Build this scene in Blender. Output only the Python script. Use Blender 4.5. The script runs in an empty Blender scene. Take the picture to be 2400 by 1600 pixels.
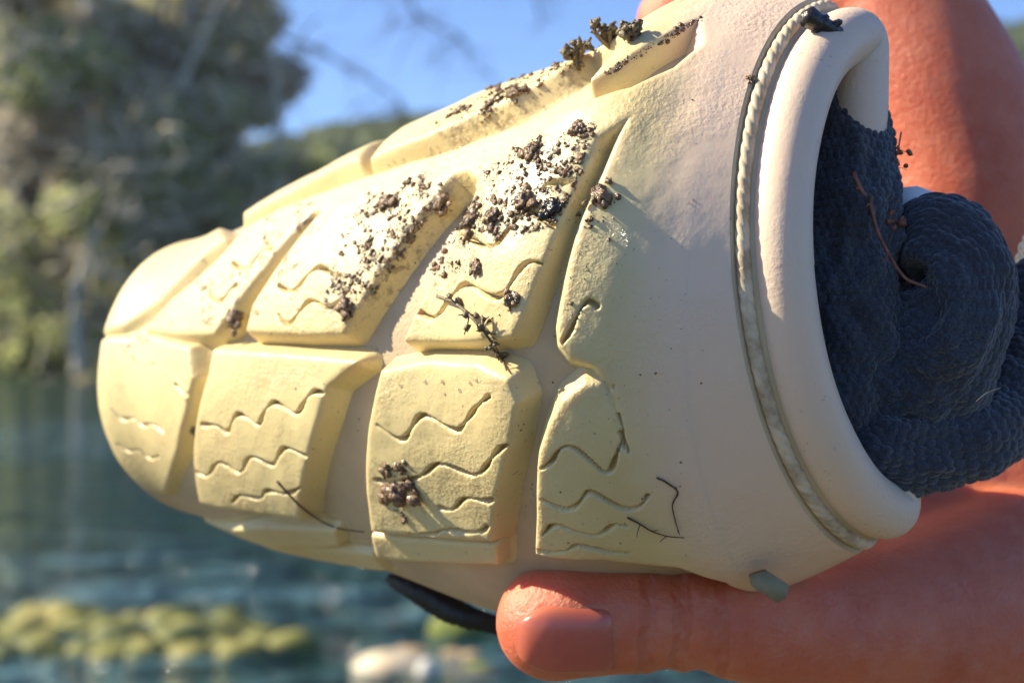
import bpy, math, random
import numpy as np
from mathutils import Vector
random.seed(7); rng = np.random.default_rng(7)
R = math.radians
scene = bpy.context.scene
col = scene.collection
F = 4000.0          # focal length in photo pixels (2400 wide)
CAMZ = 0.9
HAZE = 0.0004
# ---------------------------------------------------------------- camera
cam = bpy.data.cameras.new('camera'); cam_o = bpy.data.objects.new('camera', cam); col.objects.link(cam_o)
cam.sensor_width = 36; cam.lens = 36 * F / 2400; cam.clip_start = 0.02; cam.clip_end = 3000
cam_o.location = (0, 0, CAMZ); cam_o.rotation_euler = (R(90), 0, 0)
cam.dof.use_dof = True; cam.dof.focus_distance = 0.272
cam.dof.aperture_fstop = 60 / 2.9          # pupil about 2.9 mm
scene.camera = cam_o
# ---------------------------------------------------------------- light
SUN = Vector((-0.80, 0.07, 0.59)).normalized()
w = bpy.data.worlds.new('World'); scene.world = w; w.use_nodes = True
nt = w.node_tree; bg = nt.nodes['Background']
sky = nt.nodes.new('ShaderNodeTexSky'); sky.sky_type = 'NISHITA'; sky.sun_disc = False
sky.sun_elevation = math.asin(SUN.z); sky.sun_rotation = math.atan2(SUN.x, SUN.y)
sky.altitude = 1500; sky.air_density = 0.8; sky.dust_density = 0.0; sky.ozone_density = 9.0
nt.links.new(sky.outputs[0], bg.inputs[0]); bg.inputs[1].default_value = 0.09
sun = bpy.data.lights.new('sun', 'SUN'); sun.energy = 4.5; sun.angle = R(0.5); sun.color = (1, 0.89, 0.66)
sun_o = bpy.data.objects.new('sun', sun); col.objects.link(sun_o)
sun_o.rotation_euler = (-SUN).to_track_quat('-Z', 'Y').to_euler()
vs = scene.view_settings; vs.view_transform = 'Standard'; vs.look = 'None'; vs.gamma = 1; vs.exposure = 1.3
vs.use_curve_mapping = False

# ---------------------------------------------------------------- helpers
def at(px, py, Y):
    return np.array([(px - 1200) / F * Y, Y, CAMZ - (py - 800) / F * Y])
def proj(P):
    return P[..., 0] / P[..., 1] * F + 1200, 800 - (P[..., 2] - CAMZ) / P[..., 1] * F
def tag(o, label=None, cat=None, group=None, kind=None):
    if label: o['label'] = label
    if cat: o['category'] = cat
    if group: o['group'] = group
    if kind: o['kind'] = kind
    return o
def empty(name, loc=(0, 0, 0)):
    o = bpy.data.objects.new(name, None); col.objects.link(o); o.location = loc; o.empty_display_size = .01
    return o
def mesh_np(name, V, Fc, mat, parent=None, smooth=True):
    """V (n,3), Fc (m,3|4) int; vertices in world space"""
    V = np.asarray(V, dtype=np.float64); Fc = np.asarray(Fc, dtype=np.int32)
    me = bpy.data.meshes.new(name); k = Fc.shape[1]
    if parent is not None: V = V - np.array(parent_loc(parent))
    me.vertices.add(len(V)); me.vertices.foreach_set('co', V.astype(np.float32).ravel())
    me.loops.add(Fc.size); me.loops.foreach_set('vertex_index', Fc.ravel())
    me.polygons.add(len(Fc)); me.polygons.foreach_set('loop_start', np.arange(0, Fc.size, k, dtype=np.int32))
    me.polygons.foreach_set('loop_total', np.full(len(Fc), k, dtype=np.int32))
    me.update(calc_edges=True); me.validate()
    if smooth: me.polygons.foreach_set('use_smooth', np.ones(len(me.polygons), dtype=bool))
    me.materials.append(mat)
    o = bpy.data.objects.new(name, me); col.objects.link(o)
    if parent is not None: o.parent = parent
    return o
def parent_loc(p):
    l = Vector(p.location)
    while p.parent is not None: p = p.parent; l = l + Vector(p.location)
    return l
def grid_faces(nu, nv, wrap_v=False):
    i, j = np.meshgrid(np.arange(nu - 1), np.arange(nv if wrap_v else nv - 1), indexing='ij')
    i = i.ravel(); j = j.ravel(); j2 = (j + 1) % nv
    return np.stack([i * nv + j, i * nv + j2, (i + 1) * nv + j2, (i + 1) * nv + j], 1)
def hash3(a, b, c):
    h = (a * 374761393 + b * 668265263 + c * 2147483647 + 12345) & 0xffffffff
    h = ((h ^ (h >> 13)) * 1274126177) & 0xffffffff
    return ((h ^ (h >> 16)) & 0xffff) / 65535.0
def vnoise(P):
    P = np.asarray(P, dtype=np.float64); I = np.floor(P).astype(np.int64); f = P - I; f = f * f * (3 - 2 * f)
    out = 0
    for dx in (0, 1):
        for dy in (0, 1):
            for dz in (0, 1):
                wgt = (f[..., 0] if dx else 1 - f[..., 0]) * (f[..., 1] if dy else 1 - f[..., 1]) * (f[..., 2] if dz else 1 - f[..., 2])
                out = out + wgt * hash3(I[..., 0] + dx, I[..., 1] + dy, I[..., 2] + dz)
    return out
def fbm(P, o=4):
    s = 0; a = .5
    for k in range(o): s = s + a * (vnoise(P * 2 ** k + 17 * k) - .5); a *= .5
    return s
def catmull(x, xp, fp):
    """smooth interpolation, monotone-ish cubic hermite"""
    xp = np.asarray(xp, float); fp = np.asarray(fp, float)
    d = np.diff(fp) / np.diff(xp); m = np.empty_like(fp); m[0] = d[0]; m[-1] = d[-1]; m[1:-1] = (d[:-1] + d[1:]) / 2
    k = np.clip(np.searchsorted(xp, x, side='right') - 1, 0, len(xp) - 2)
    h = xp[k + 1] - xp[k]; t = (x - xp[k]) / h
    return ((2 * t**3 - 3 * t**2 + 1) * fp[k] + (t**3 - 2 * t**2 + t) * h * m[k] + (-2 * t**3 + 3 * t**2) * fp[k + 1] + (t**3 - t**2) * h * m[k + 1])
def smooth(x): x = np.clip(x, 0, 1); return x * x * (3 - 2 * x)

# ---------------------------------------------------------------- materials
def new_mat(name):
    m = bpy.data.materials.new(name); m.use_nodes = True
    return m, m.node_tree, m.node_tree.nodes['Principled BSDF']
def tex(nt, kind, scale, coord='Object', detail=4, rough=.6, vec=None, **kw):
    n = nt.nodes.new(kind); n.inputs['Scale'].default_value = scale
    if 'Detail' in n.inputs: n.inputs['Detail'].default_value = detail
    if 'Roughness' in n.inputs: n.inputs['Roughness'].default_value = rough
    if vec is None:
        tc = nt.nodes.new('ShaderNodeTexCoord'); vec = tc.outputs[coord]
    nt.links.new(vec, n.inputs['Vector'])
    for k, v in kw.items(): n.inputs[k].default_value = v
    return n
def ramp(nt, src, stops):
    r = nt.nodes.new('ShaderNodeValToRGB'); nt.links.new(src, r.inputs[0])
    while len(r.color_ramp.elements) < len(stops): r.color_ramp.elements.new(.5)
    for e, (p, c) in zip(r.color_ramp.elements, stops):
        e.position = p; e.color = (*c, 1) if len(c) == 3 else (c[0],) * 3 + (1,)
    return r
def mix(nt, fac, a, b, mode='MIX'):
    n = nt.nodes.new('ShaderNodeMix'); n.data_type = 'RGBA'; n.blend_type = mode
    for s, i in ((fac, 0), (a, 6), (b, 7)):
        if hasattr(s, 'is_output') or hasattr(s, 'links'): nt.links.new(s, n.inputs[i])
        elif isinstance(s, (int, float)): n.inputs[i].default_value = s
        else: n.inputs[i].default_value = (*s, 1)
    return n.outputs[2]
def bump(nt, src, strength, dist, prev=None):
    b = nt.nodes.new('ShaderNodeBump'); b.inputs['Strength'].default_value = strength; b.inputs['Distance'].default_value = dist
    nt.links.new(src, b.inputs['Height'])
    if prev is not None: nt.links.new(prev, b.inputs['Normal'])
    return b.outputs[0]

def rubber_mat(name, base, wear, grain=1.0, rough=.42, wet=False):
    m, t, b = new_mat(name)
    n1 = tex(t, 'ShaderNodeTexNoise', 45, detail=3)
    c = mix(t, ramp(t, n1.outputs[0], [(.35, (0,)), (.7, (1,))]).outputs[0], base, wear)
    sp = tex(t, 'ShaderNodeTexNoise', 900, detail=2, rough=.7)
    patch = tex(t, 'ShaderNodeTexNoise', 70, detail=2)
    k = t.nodes.new('ShaderNodeMath'); k.operation = 'MULTIPLY'
    t.links.new(ramp(t, sp.outputs[0], [(.66, (0,)), (.72, (1,))]).outputs[0], k.inputs[0])
    t.links.new(ramp(t, patch.outputs[0], [(.45, (0,)), (.65, (.8,))]).outputs[0], k.inputs[1])
    c = mix(t, k.outputs[0], c, (.16, .10, .05))
    if wet:   # smeared silt
        ba = t.nodes.new('ShaderNodeAttribute'); ba.attribute_name = 'dry'; c = mix(t, ba.outputs['Fac'], c, (.77, .57, .42))  # pink bounce light from the hand, painted into the band's colour
        da = t.nodes.new('ShaderNodeAttribute'); da.attribute_name = 'dirt'
        dn = tex(t, 'ShaderNodeTexNoise', 420, detail=6, rough=.75)
        k2 = t.nodes.new('ShaderNodeMath'); k2.operation = 'MULTIPLY'; t.links.new(da.outputs['Fac'], k2.inputs[0])
        t.links.new(ramp(t, dn.outputs[0], [(.50, (0,)), (.60, (.75,)), (.72, (1,))]).outputs[0], k2.inputs[1])
        c = mix(t, k2.outputs[0], c, (.20, .14, .075))
    t.links.new(c, b.inputs['Base Color'])
    b.inputs['Roughness'].default_value = rough
    b.inputs['Subsurface Weight'].default_value = .3; b.inputs['Subsurface Radius'].default_value = (1, .45, .25); b.inputs['Subsurface Scale'].default_value = .0025
    b.inputs['Specular IOR Level'].default_value = .5
    v = tex(t, 'ShaderNodeTexVoronoi', 1500, Randomness=1.0)
    n2 = tex(t, 'ShaderNodeTexNoise', 1300, detail=3)
    n3 = tex(t, 'ShaderNodeTexNoise', 260, detail=3)
    msk = ramp(t, tex(t, 'ShaderNodeTexNoise', 38, detail=2).outputs[0], [(.42, (.12,)), (.6, (1,))]).outputs[0]
    mm = t.nodes.new('ShaderNodeMath'); mm.operation = 'MULTIPLY'; t.links.new(n2.outputs[0], mm.inputs[0]); t.links.new(msk, mm.inputs[1])
    nn = bump(t, mm.outputs[0], 1.0, .00035 * grain)
    nn = bump(t, n3.outputs[0], .6, .00022 * grain, nn)
    t.links.new(nn, b.inputs['Normal'])
    if wet:   # a water film on the splashed part of the tread
        at_ = t.nodes.new('ShaderNodeAttribute'); at_.attribute_name = 'wet'
        g = tex(t, 'ShaderNodeTexNoise', 1700, detail=2); t.links.new(at_.outputs['Fac'], b.inputs['Coat Weight'])
        b.inputs['Coat Roughness'].default_value = .1; b.inputs['Coat IOR'].default_value = 1.6
        t.links.new(bump(t, g.outputs[0], 1, .0012), b.inputs['Coat Normal'])
    return m
M = {}
M['rubber'] = rubber_mat('rubber_tread', (.69, .57, .29), (.61, .48, .24), .8, wet=True)
M['band'] = rubber_mat('rubber_smooth', (.77, .57, .42), (.70, .55, .42), .6, .45)  # base colour carries the pink bounce light of the hand
M['floor'] = rubber_mat('rubber_groove_shade', (.60, .46, .29), (.44, .33, .21), .5, .5)  # darker than the tread tops: groove shade put into the colour
def simple(name, c, rough=.6, c2=None, scale=200, bumpd=0, **kw):
    m, t, b = new_mat(name); b.inputs['Roughness'].default_value = rough
    b.inputs['Base Color'].default_value = (*c, 1)
    if c2 is not None or bumpd:
        n = tex(t, 'ShaderNodeTexNoise', scale, detail=4)
        if c2 is not None: t.links.new(mix(t, ramp(t, n.outputs[0], [(.38, (0,)), (.62, (1,))]).outputs[0], c, c2), b.inputs['Base Color'])
        if bumpd: t.links.new(bump(t, n.outputs[0], 1, bumpd), b.inputs['Normal'])
    for k, v in kw.items(): b.inputs[k.replace('_', ' ')].default_value = v
    return m
M['cord'] = simple('cord', (.68, .55, .38), .6, (.40, .30, .19), 260, .0002)
M['soil'] = simple('soil', (.085, .052, .028), .22, (.30, .19, .11), 1100, .0006)
M['moss'] = simple('dry_moss', (.09, .065, .03), .5, (.2, .15, .08), 900, .0004)
M['root'] = simple('root', (.05, .025, .015), .5, (.12, .06, .03), 700, .0001)
M['twig'] = simple('red_twig', (.16, .05, .03), .4, (.3, .12, .06), 700, .0002)
M['husk'] = simple('husk', (.012, .012, .014), .25, (.03, .025, .02), 900, .0003)
M['black'] = simple('black_rim', (.008, .008, .008), .5)
M['white'] = simple('white_label', (.75, .75, .75), .6)
M['tab'] = simple('grey_tab', (.24, .20, .11), .75, (.32, .27, .16), 200)
M['drop'] = simple('droplet', (1, 1, 1), .11, Transmission_Weight=1.0, IOR=1.9)
# knitted fabric
m, t, b = new_mat('black_knit'); M['knit'] = m
n = tex(t, 'ShaderNodeTexNoise', 2600, detail=3)
n2 = tex(t, 'ShaderNodeTexNoise', 60, detail=2)
c = mix(t, ramp(t, n.outputs[0], [(.35, (0,)), (.65, (1,))]).outputs[0], (.012, .017, .027), (.055, .075, .11))
c = mix(t, ramp(t, n2.outputs[0], [(.4, (0,)), (.65, (.5,))]).outputs[0], c, (.035, .022, .022))
t.links.new(c, b.inputs['Base Color']); b.inputs['Roughness'].default_value = .75
b.inputs['Sheen Weight'].default_value = .5; b.inputs['Sheen Roughness'].default_value = .4
t.links.new(bump(t, n.outputs[0], 1, .0003), b.inputs['Normal'])
# skin
def skin_mat(name, a, bcol, sss):
    m, t, b = new_mat(name)
    n = tex(t, 'ShaderNodeTexNoise', 60, detail=3); v = tex(t, 'ShaderNodeTexVoronoi', 900)
    t.links.new(mix(t, ramp(t, n.outputs[0], [(.35, (0,)), (.7, (1,))]).outputs[0], a, bcol), b.inputs['Base Color'])
    m2 = tex(t, 'ShaderNodeTexNoise', 260, detail=4)
    cc = mix(t, ramp(t, m2.outputs[0], [(.4, (0,)), (.75, (.3,))]).outputs[0], b.inputs['Base Color'].links[0].from_socket, (.70, .32, .22)); t.links.new(cc, b.inputs['Base Color'])
    b.inputs['Roughness'].default_value = .42
    b.inputs['Subsurface Weight'].default_value = sss; b.inputs['Subsurface Radius'].default_value = (1, .22, .12); b.inputs['Subsurface Scale'].default_value = .009
    wv = tex(t, 'ShaderNodeTexNoise', 300, detail=5); t.links.new(bump(t, v.outputs[0], .5, .0003, bump(t, wv.outputs[0], 1, .00018)), b.inputs['Normal'])
    if sss > 0:   # bending creases of the thumb joint
        tc = t.nodes.new('ShaderNodeTexCoord'); sx = t.nodes.new('ShaderNodeSeparateXYZ')
        nz = tex(t, 'ShaderNodeTexNoise', 90, detail=3); mv = t.nodes.new('ShaderNodeVectorMath'); mv.operation = 'MULTIPLY_ADD'
        t.links.new(nz.outputs['Color'], mv.inputs[0]); mv.inputs[1].default_value = (.006, 0, 0); t.links.new(tc.outputs['Object'], mv.inputs[2]); t.links.new(mv.outputs[0], sx.inputs[0])
        q = t.nodes.new('ShaderNodeMapRange'); q.inputs[1].default_value = -.080; q.inputs[2].default_value = -.055; t.links.new(sx.outputs[0], q.inputs[0])
        cr = ramp(t, q.outputs[0], [(.0, (1,)), (.12, (1,)), (.20, (.1,)), (.25, (.75,)), (.36, (1,)), (.43, (.35,)), (.47, (.8,)), (.51, (.5,)), (.60, (1,)), (.68, (.95,)), (.76, (.3,)), (.88, (1,))]).outputs[0]
        q2 = t.nodes.new('ShaderNodeMath'); q2.operation = 'LESS_THAN'; t.links.new(sx.outputs[2], q2.inputs[0]); q2.inputs[1].default_value = .03
        q3 = t.nodes.new('ShaderNodeMath'); q3.operation = 'MULTIPLY'; t.links.new(cr, q3.inputs[0]); t.links.new(q2.outputs[0], q3.inputs[1])
        t.links.new(bump(t, q3.outputs[0], 1, .0014, b.inputs['Normal'].links[0].from_socket), b.inputs['Normal'])
    return m
M['skin'] = skin_mat('skin', (.66, .18, .085), (.56, .12, .055), .6)
M['nail'] = simple('nail', (.60, .16, .10), .24, (.50, .11, .07), 60, Subsurface_Weight=.2)

# ================================================================ THE TOY
# stations of the raised (tread top) surface:  centre px x, y, half height px, depth, yaw, roll, far flattening
ST = np.array([
 # k    cx    cy    hh    Y     yaw  roll  far
 [-3.0, 470,  898,   8, .430, 30, 0, .8],
 [-2.4, 450,  892, 130, .428, 30, 0, .8],
 [-1.6, 440,  892, 225, .420, 30, 0, .8],
 [-0.8, 438,  890, 285, .410, 30, 0, .8],
 [ 0.0, 458,  888, 318, .400, 30, 0, .8],
 [ 1.0, 560,  890, 350, .391, 30, 0, .75],
 [ 2.2, 740,  883, 441, .377, 31, 0, .7],
 [ 4.0, 1000, 843, 528, .355, 32, 0, .6],
 [ 6.0, 1300, 802, 607, .335, 34, 1, .5],
 [ 8.0, 1600, 747, 646, .318, 36, 2, .3],
 [ 9.3, 1815, 680, 695, .308, 37, 3, .2],
 [10.2, 1945, 656, 664, .303, 37, 4, .1],
 [10.8, 2030, 650, 632, .300, 37, 4, -.22]])
NU, NV = 700, 760
VMAX = R(118)
def ring_pts(k, v, dr=0.0, dn=0.0, db=0.0):
    """point on ring k at angle v (0 = nearest, + up); dr inset, dn shift along ring normal"""
    k = np.asarray(k, float)
    p = [catmull(k, ST[:, 0], ST[:, i]) for i in range(1, 8)]
    cx, cy, hh, Y, yaw, roll, far = p
    C = np.stack([(cx - 1200) / F * Y, Y, CAMZ - (cy - 800) / F * Y], -1)
    yaw = np.radians(yaw); roll = np.radians(roll)
    e1 = np.stack([-np.sin(yaw), -np.cos(yaw), 0 * yaw], -1)
    n = np.stack([np.cos(yaw), -np.sin(yaw), 0 * yaw + .07], -1)
    e2 = np.stack([-np.sin(roll), 0 * roll, np.cos(roll)], -1)
    bb = hh / F * Y - dr
    bb = bb * (1 + .15 * smooth((-v - R(28)) / R(50)) * smooth((k - 2.6) / 4) * smooth((9.2 - k) / 2.5) * (np.cos(v) > -.9))
    cv = np.cos(v); sv = np.sin(v)
    cvf = far * cv + (1 - far) * ((cv + np.sqrt(cv * cv + .15)) / 2 - .018 * (cv + 1))
    aa = np.where(cv >= 0, bb * (1 + .13 * np.exp(-((k - 8.1) / 1.15)**2)), bb)
    # blend the radius smoothly at the change of half
    return C + e1 * (aa * cvf)[..., None] + e2 * (bb * sv)[..., None] + n * dn
kk = np.interp(np.linspace(0, 1, NU), [0, .10, 1], [-3, 0, 10.8])
# equalise spacing along the near line
kf = np.linspace(-3, 10.8, 4000); Pn = ring_pts(kf, np.zeros(4000)); L = np.concatenate([[0], np.cumsum(np.linalg.norm(np.diff(Pn, axis=0), axis=1))])
kk = np.interp(np.linspace(0, L[-1], NU), L, kf)
vv = np.linspace(-VMAX, VMAX, NV)
KK, VV = np.meshgrid(kk, vv, indexing='ij')
P = ring_pts(KK, VV)                                   # raised surface
Sg = np.interp(KK, kf, L) * 1000                       # mm
Tg = np.concatenate([np.zeros((NU, 1)), np.cumsum(np.linalg.norm(np.diff(P, axis=1), axis=2), axis=1)], 1) * 1000
Tg = Tg - Tg[:, [NV // 2]]
dU = np.gradient(P, axis=0); dV = np.gradient(P, axis=1)
N = np.cross(dV, dU); N /= np.maximum(np.linalg.norm(N, axis=2, keepdims=True), 1e-12)
ctr = ring_pts(KK[:, :1], VV[:, :1]) * 0 + P.mean(axis=1, keepdims=True)
if (N * (P - ctr)).sum() < 0: N = -N
PX, PY = proj(P)
view = P - np.array([0, 0, CAMZ]); facing = (N * view).sum(2) < 0
def to_st(x, y, dS=0, dT=0):
    d = (PX - x)**2 + (PY - y)**2 + np.where(facing, 0, 1e6)
    i = np.argmin(d); return (Sg.flat[i] + dS, Tg.flat[i] + dT)
def poly_st(pts): return np.array([to_st(*p) for p in pts])
def sdf_poly(q):
    """signed distance in mm (positive inside) of the grid to polygon q"""
    d2 = np.full(Sg.shape, 1e9); ins = np.zeros(Sg.shape, bool)
    for a, b in zip(q, np.roll(q, -1, axis=0)):
        e = b - a; wx = Sg - a[0]; wy = Tg - a[1]
        t = np.clip((wx * e[0] + wy * e[1]) / max(e @ e, 1e-9), 0, 1)
        d2 = np.minimum(d2, (wx - e[0] * t)**2 + (wy - e[1] * t)**2)
        if abs(e[1]) > 1e-9:
            c = ((a[1] <= Tg) != (b[1] <= Tg)) & (Sg < a[0] + (Tg - a[1]) * e[0] / e[1]); ins ^= c
    d = np.sqrt(d2); return np.where(ins, d, -d)
def dist_line(q):
    d2 = np.full(Sg.shape, 1e9)
    for a, b in zip(q[:-1], q[1:]):
        e = b - a; wx = Sg - a[0]; wy = Tg - a[1]
        t = np.clip((wx * e[0] + wy * e[1]) / max(e @ e, 1e-9), 0, 1)
        d2 = np.minimum(d2, (wx - e[0] * t)**2 + (wy - e[1] * t)**2)
    return np.sqrt(d2)
def chaikin(q, n=2):
    for _ in range(n):
        a = q[:-1] * .75 + q[1:] * .25; b = q[:-1] * .25 + q[1:] * .75
        q = np.concatenate([q[:1], np.stack([a, b], 1).reshape(-1, 2), q[-1:]])
    return q
HB = 4.6    # block height, mm
main_poly = [(345,768),(403,702),(468,649),(525,591),(575,534),(668,482),(800,432),(900,402),(1020,365),(1130,325),(1200,298),(1277,268),(1361,245),
 (1480,205),(1583,158),(1640,110),(1678,65),(1730,60),(1690,700),(1640,1040),(1700,1250),(1710,1368),(1597,1333),(1420,1312),(1258,1300),(1261,1213),(1263,1099),(1266,1065),(1284,1005),
 (1318,945),(1370,905),(1405,905),(1432,950),(1449,1010),(1456,1010),(1446,950),(1432,902),(1397,859),(1336,836),(1313,809),(1309,771),(1332,645),(1366,522),(1418,402),(1477,273),
 (1395,325),(1374,381),(1330,471),(1271,610),(1221,733),(1198,783),(1068,796),(949,794),(980,725),(1040,612),(1085,520),(1112,450),(1118,415),(1098,398),(1062,405),
 (1030,446),(942,553),(870,665),(800,777),(700,780),(575,772),(592,715),(613,675),(678,584),(735,512),(755,494),(738,488),(697,526),(621,618),(533,733),(500,778),(430,781)]
isolated = [
 ('upper far', [(262,772,-6,0),(285,762),(372,699),(437,633),(475,595),(522,560),(464,572,0,8),(384,588,-6,8),(300,715,-8,2)], 1),
 ('low0', [(250,800,-4,0),(350,795),(440,818),(449,883),(433,966),(412,1057),(383,1157),(330,1140),(290,1080,-3,0),(240,950,-4,0)], 1),
 ('low1', [(500,822),(660,834),(828,852),(764,902),(744,974),(719,1065),(702,1165),(700,1215),(599,1202),(470,1177),(454,1060),(470,941),(487,880)], 1),
 ('low2', [(892,872),(1000,852),(1110,862),(1185,895),(1207,945),(1192,1040),(1160,1160),(1148,1268),(1000,1255),(870,1245),(856,1119),(862,1020)], 1),
 ('top0', [(575,500),(668,450),(786,390),(838,372),(850,345,0,3),(850,345,0,14),(560,505,0,14),(560,505,0,2)], 1),
 ('top1', [(868,368),(1028,305),(1200,226),(1315,161),(1384,111),(1490,82,4,2),(1490,70,4,14),(1200,190,0,14),(880,340,0,14)], 1),
 ('top2', [(1387,184),(1430,160),(1640,42),(1720,-10,2,2),(1720,-20,2,10),(1640,0,0,12),(1450,120,0,3)], 1),
 ('edge0', [(474,1240),(600,1256),(764,1266),(775,1300),(640,1305),(500,1272)], .5),
 ('edge2', [(520,1296),(700,1312),(850,1332),(880,1368),(760,1358),(620,1322)], .35),
 ('edge1', [(858,1268),(1000,1280),(1150,1290),(1152,1335),(1000,1330),(872,1322)], .7),
]
def z(pts, ox, oy, sc): return [(ox + x / sc, oy + y / sc) for x, y in pts]
sipes = [
 z([(475,995),(550,1035),(600,1010),(680,880),(740,820),(800,830),(880,880),(950,915),(1010,870),(1080,740),(1140,685),(1200,690),(1260,730)],800,350,2.613),
 z([(720,530),(740,520),(800,550),(880,595),(950,590),(1000,520),(1040,470),(1100,390),(1170,370),(1250,430),(1310,475)],800,350,2.613),
 z([(1180,880),(1210,930),(1250,950),(1300,880),(1360,800),(1410,790),(1450,830),(1510,840),(1560,790),(1600,740)],200,400,2.613),
 z([(1180,700),(1240,740),(1300,720),(1360,640),(1440,580),(1500,620),(1560,640)],200,400,2.613),
 z([(1345,1190),(1400,1120),(1440,1030),(1480,950),(1520,930),(1560,960)],800,350,2.613),
 z([(300,350),(380,350),(440,410),(480,300),(510,290),(560,320),(620,370),(660,260),(700,220),(760,250),(830,300),(880,230),(920,160),(975,165)],350,850,2.4125),
 z([(270,615),(330,650),(370,570),(410,560),(520,640),(550,540),(590,530),(700,600),(740,490),(780,475),(900,540)],350,850,2.4125),
 z([(470,790),(500,745),(560,755),(640,770),(650,720),(700,725),(780,750),(860,700)],350,850,2.4125),
 z([(1290,350),(1360,410),(1430,450),(1480,370),(1520,300),(1580,300),(1680,360),(1750,390),(1790,340),(1850,250),(1920,190)],350,850,2.4125),
 [(880,1125),(930,1130),(992,1118),(1013,1090),(1038,1086),(1080,1103),(1121,1115),(1148,1084),(1172,1051),(1190,1042)],
 [(1030,1190),(1063,1198),(1080,1169),(1104,1165),(1138,1177),(1155,1170)],
 [(960,1250),(1017,1252),(1030,1240),(1071,1244),(1129,1248),(1142,1232)],
 z([(350,520),(400,490),(430,430),(470,405),(530,430),(610,490),(660,540),(700,530),(720,470),(745,400)],1100,850,2.091),
 z([(350,670),(420,710),(490,725),(540,690),(570,630),(620,640),(700,690),(770,720),(830,710),(860,680),(875,650)],1100,850,2.091),
 z([(360,840),(400,795),(460,800),(580,840),(640,845),(680,810),(710,790),(770,800)],1100,850,2.091),
 z([(340,920),(420,930),(490,915),(520,890),(600,905),(700,930),(780,930)],1100,850,2.091),
 z([(900,560),(940,600),(1000,590),(1050,520),(1100,470),(1140,480)],200,400,2.613),
 z([(760,760),(800,800),(850,790),(890,720),(930,700)],200,400,2.613),
 [(262,960),(285,985),(310,975),(330,1000),(352,990),(380,1010)],
 [(275,1040),(300,1060),(325,1050),(345,1075),(372,1070)],
 [(1270,440),(1290,425),(1320,430),(1345,420)],
 [(1430,905),(1445,960),(1459,1041),(1475,1058)],
 z([(150,120),(200,170),(250,230),(230,330)],350,850,2.4125),
]
Dm = sdf_poly(poly_st(main_poly))
# the smooth band: everything towards the rim beyond a line across the toy
bl = poly_st([(1640,30),(1655,120),(1625,300),(1560,700),(1570,1000),(1640,1250),(1712,1372)])
o_ = np.argsort(bl[:, 1]); Sline = np.interp(Tg, bl[o_, 1], bl[o_, 0])
Dm = np.maximum(Dm, Sg - Sline)
WET = np.zeros(Sg.shape)
for q_, s__ in (([(1130,400),(1230,330),(1330,300),(1400,285),(1350,440),(1300,530),(1180,620),(1060,700),(960,700),(1090,500)], 1.), ([(860,440),(1000,400),(1050,420),(1000,520),(920,640),(820,745),(720,740),(770,560)], 1.),
        ([(330,760),(520,560),(700,470),(760,480),(600,740)], .7), ([(280,780),(430,790),(420,860),(270,850)], .7), ([(900,860),(1150,870),(1200,930),(900,920)], .6), ([(1440,330),(1480,330),(1470,560),(1420,560)], .6), ([(560,880),(760,860),(740,910),(600,910)], .6)):
    WET = np.maximum(WET, s__ * smooth((sdf_poly(poly_st(q_)) + 2) / 4))
DIRT = WET * (WET > .95)
DIRT = smooth(sdf_poly(poly_st([(1120,390),(1300,290),(1410,285),(1350,460),(1290,540),(1180,600),(1040,690),(960,720),(1080,500)])) / 6 + .5)
DIRT = np.maximum(DIRT, smooth(sdf_poly(poly_st([(840,450),(1010,395),(1060,420),(920,660),(810,760),(740,750),(780,560)])) / 6 + .5))
DIRT = np.maximum(DIRT, smooth(sdf_poly(poly_st([(870,1080),(970,1080),(1000,1200),(900,1240)])) / 5 + .4))
DIRT = np.maximum(DIRT, .8 * smooth(sdf_poly(poly_st([(1000,300),(1200,180),(1500,70),(1480,100),(1200,240),(1040,320)])) / 4 + .6))
DIRT = np.maximum(DIRT, .35 * smooth(1.2 - np.abs(Sg - 40) / 60) * smooth(.5 + vnoise(np.stack([Sg / 8, Tg / 8, 0 * Sg], -1)) - .45))
BOUNCE_TINT = smooth((Sg - Sline) / 14 + .75)  # where the painted pink bounce fades in towards the rim
WET *= smooth(vnoise(np.stack([Sg / 3, Tg / 3, 0 * Sg], -1)) * 3 - .4)
def wall(D, h, wid=2.7):
    t = np.clip((D + wid) / wid, 0, 1); s = .45 * t + .55 * t * t * (3 - 2 * t)
    # slightly rounded upper edge
    return h * s - .12 * np.exp(-(np.abs(D) / .45)**2) * (D > -.6)
Hs = np.zeros(Sg.shape); own = np.full(Sg.shape, -1); 
SD = np.zeros(Sg.shape)
REL = .35 + .65 * smooth((Sg - to_st(300, 880)[0]) / 45)
for q in sipes:
    qq = chaikin(poly_st(q), 2); d = dist_line(qq)
    wv = .26 + .14 * np.sin(Sg * .9 + Tg * .6)
    SD = np.maximum(SD, (1 - smooth((d - wv * .45) / wv)) * 2.1)
    # the rubber on one side of a cut stands a little proud
    SD = np.where((d > wv) & (d < 1.3), SD - .28 * smooth(1 - np.abs(d - .85) / .45), SD)
soft = fbm(np.stack([Sg / 9, Tg / 9, Sg * 0], -1), 3) * .7 + fbm(np.stack([Sg / 2.2, Tg / 2.2, Sg * 0 + 5], -1), 2) * .10
rim_d = np.interp(KK, [10.35, 10.8], [0, 1])
parts = []
Hm = wall(Dm, HB) - SD * (Dm > .1) + soft * smooth((Dm + 2.4) / 1.5) * (1 - .65 * smooth((Sg - Sline) / 6 + .5))
parts.append(('tread_rib', Dm, Hm, 'main'))
Hall = np.where(Dm > -2.8, Hm, 0)
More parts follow.
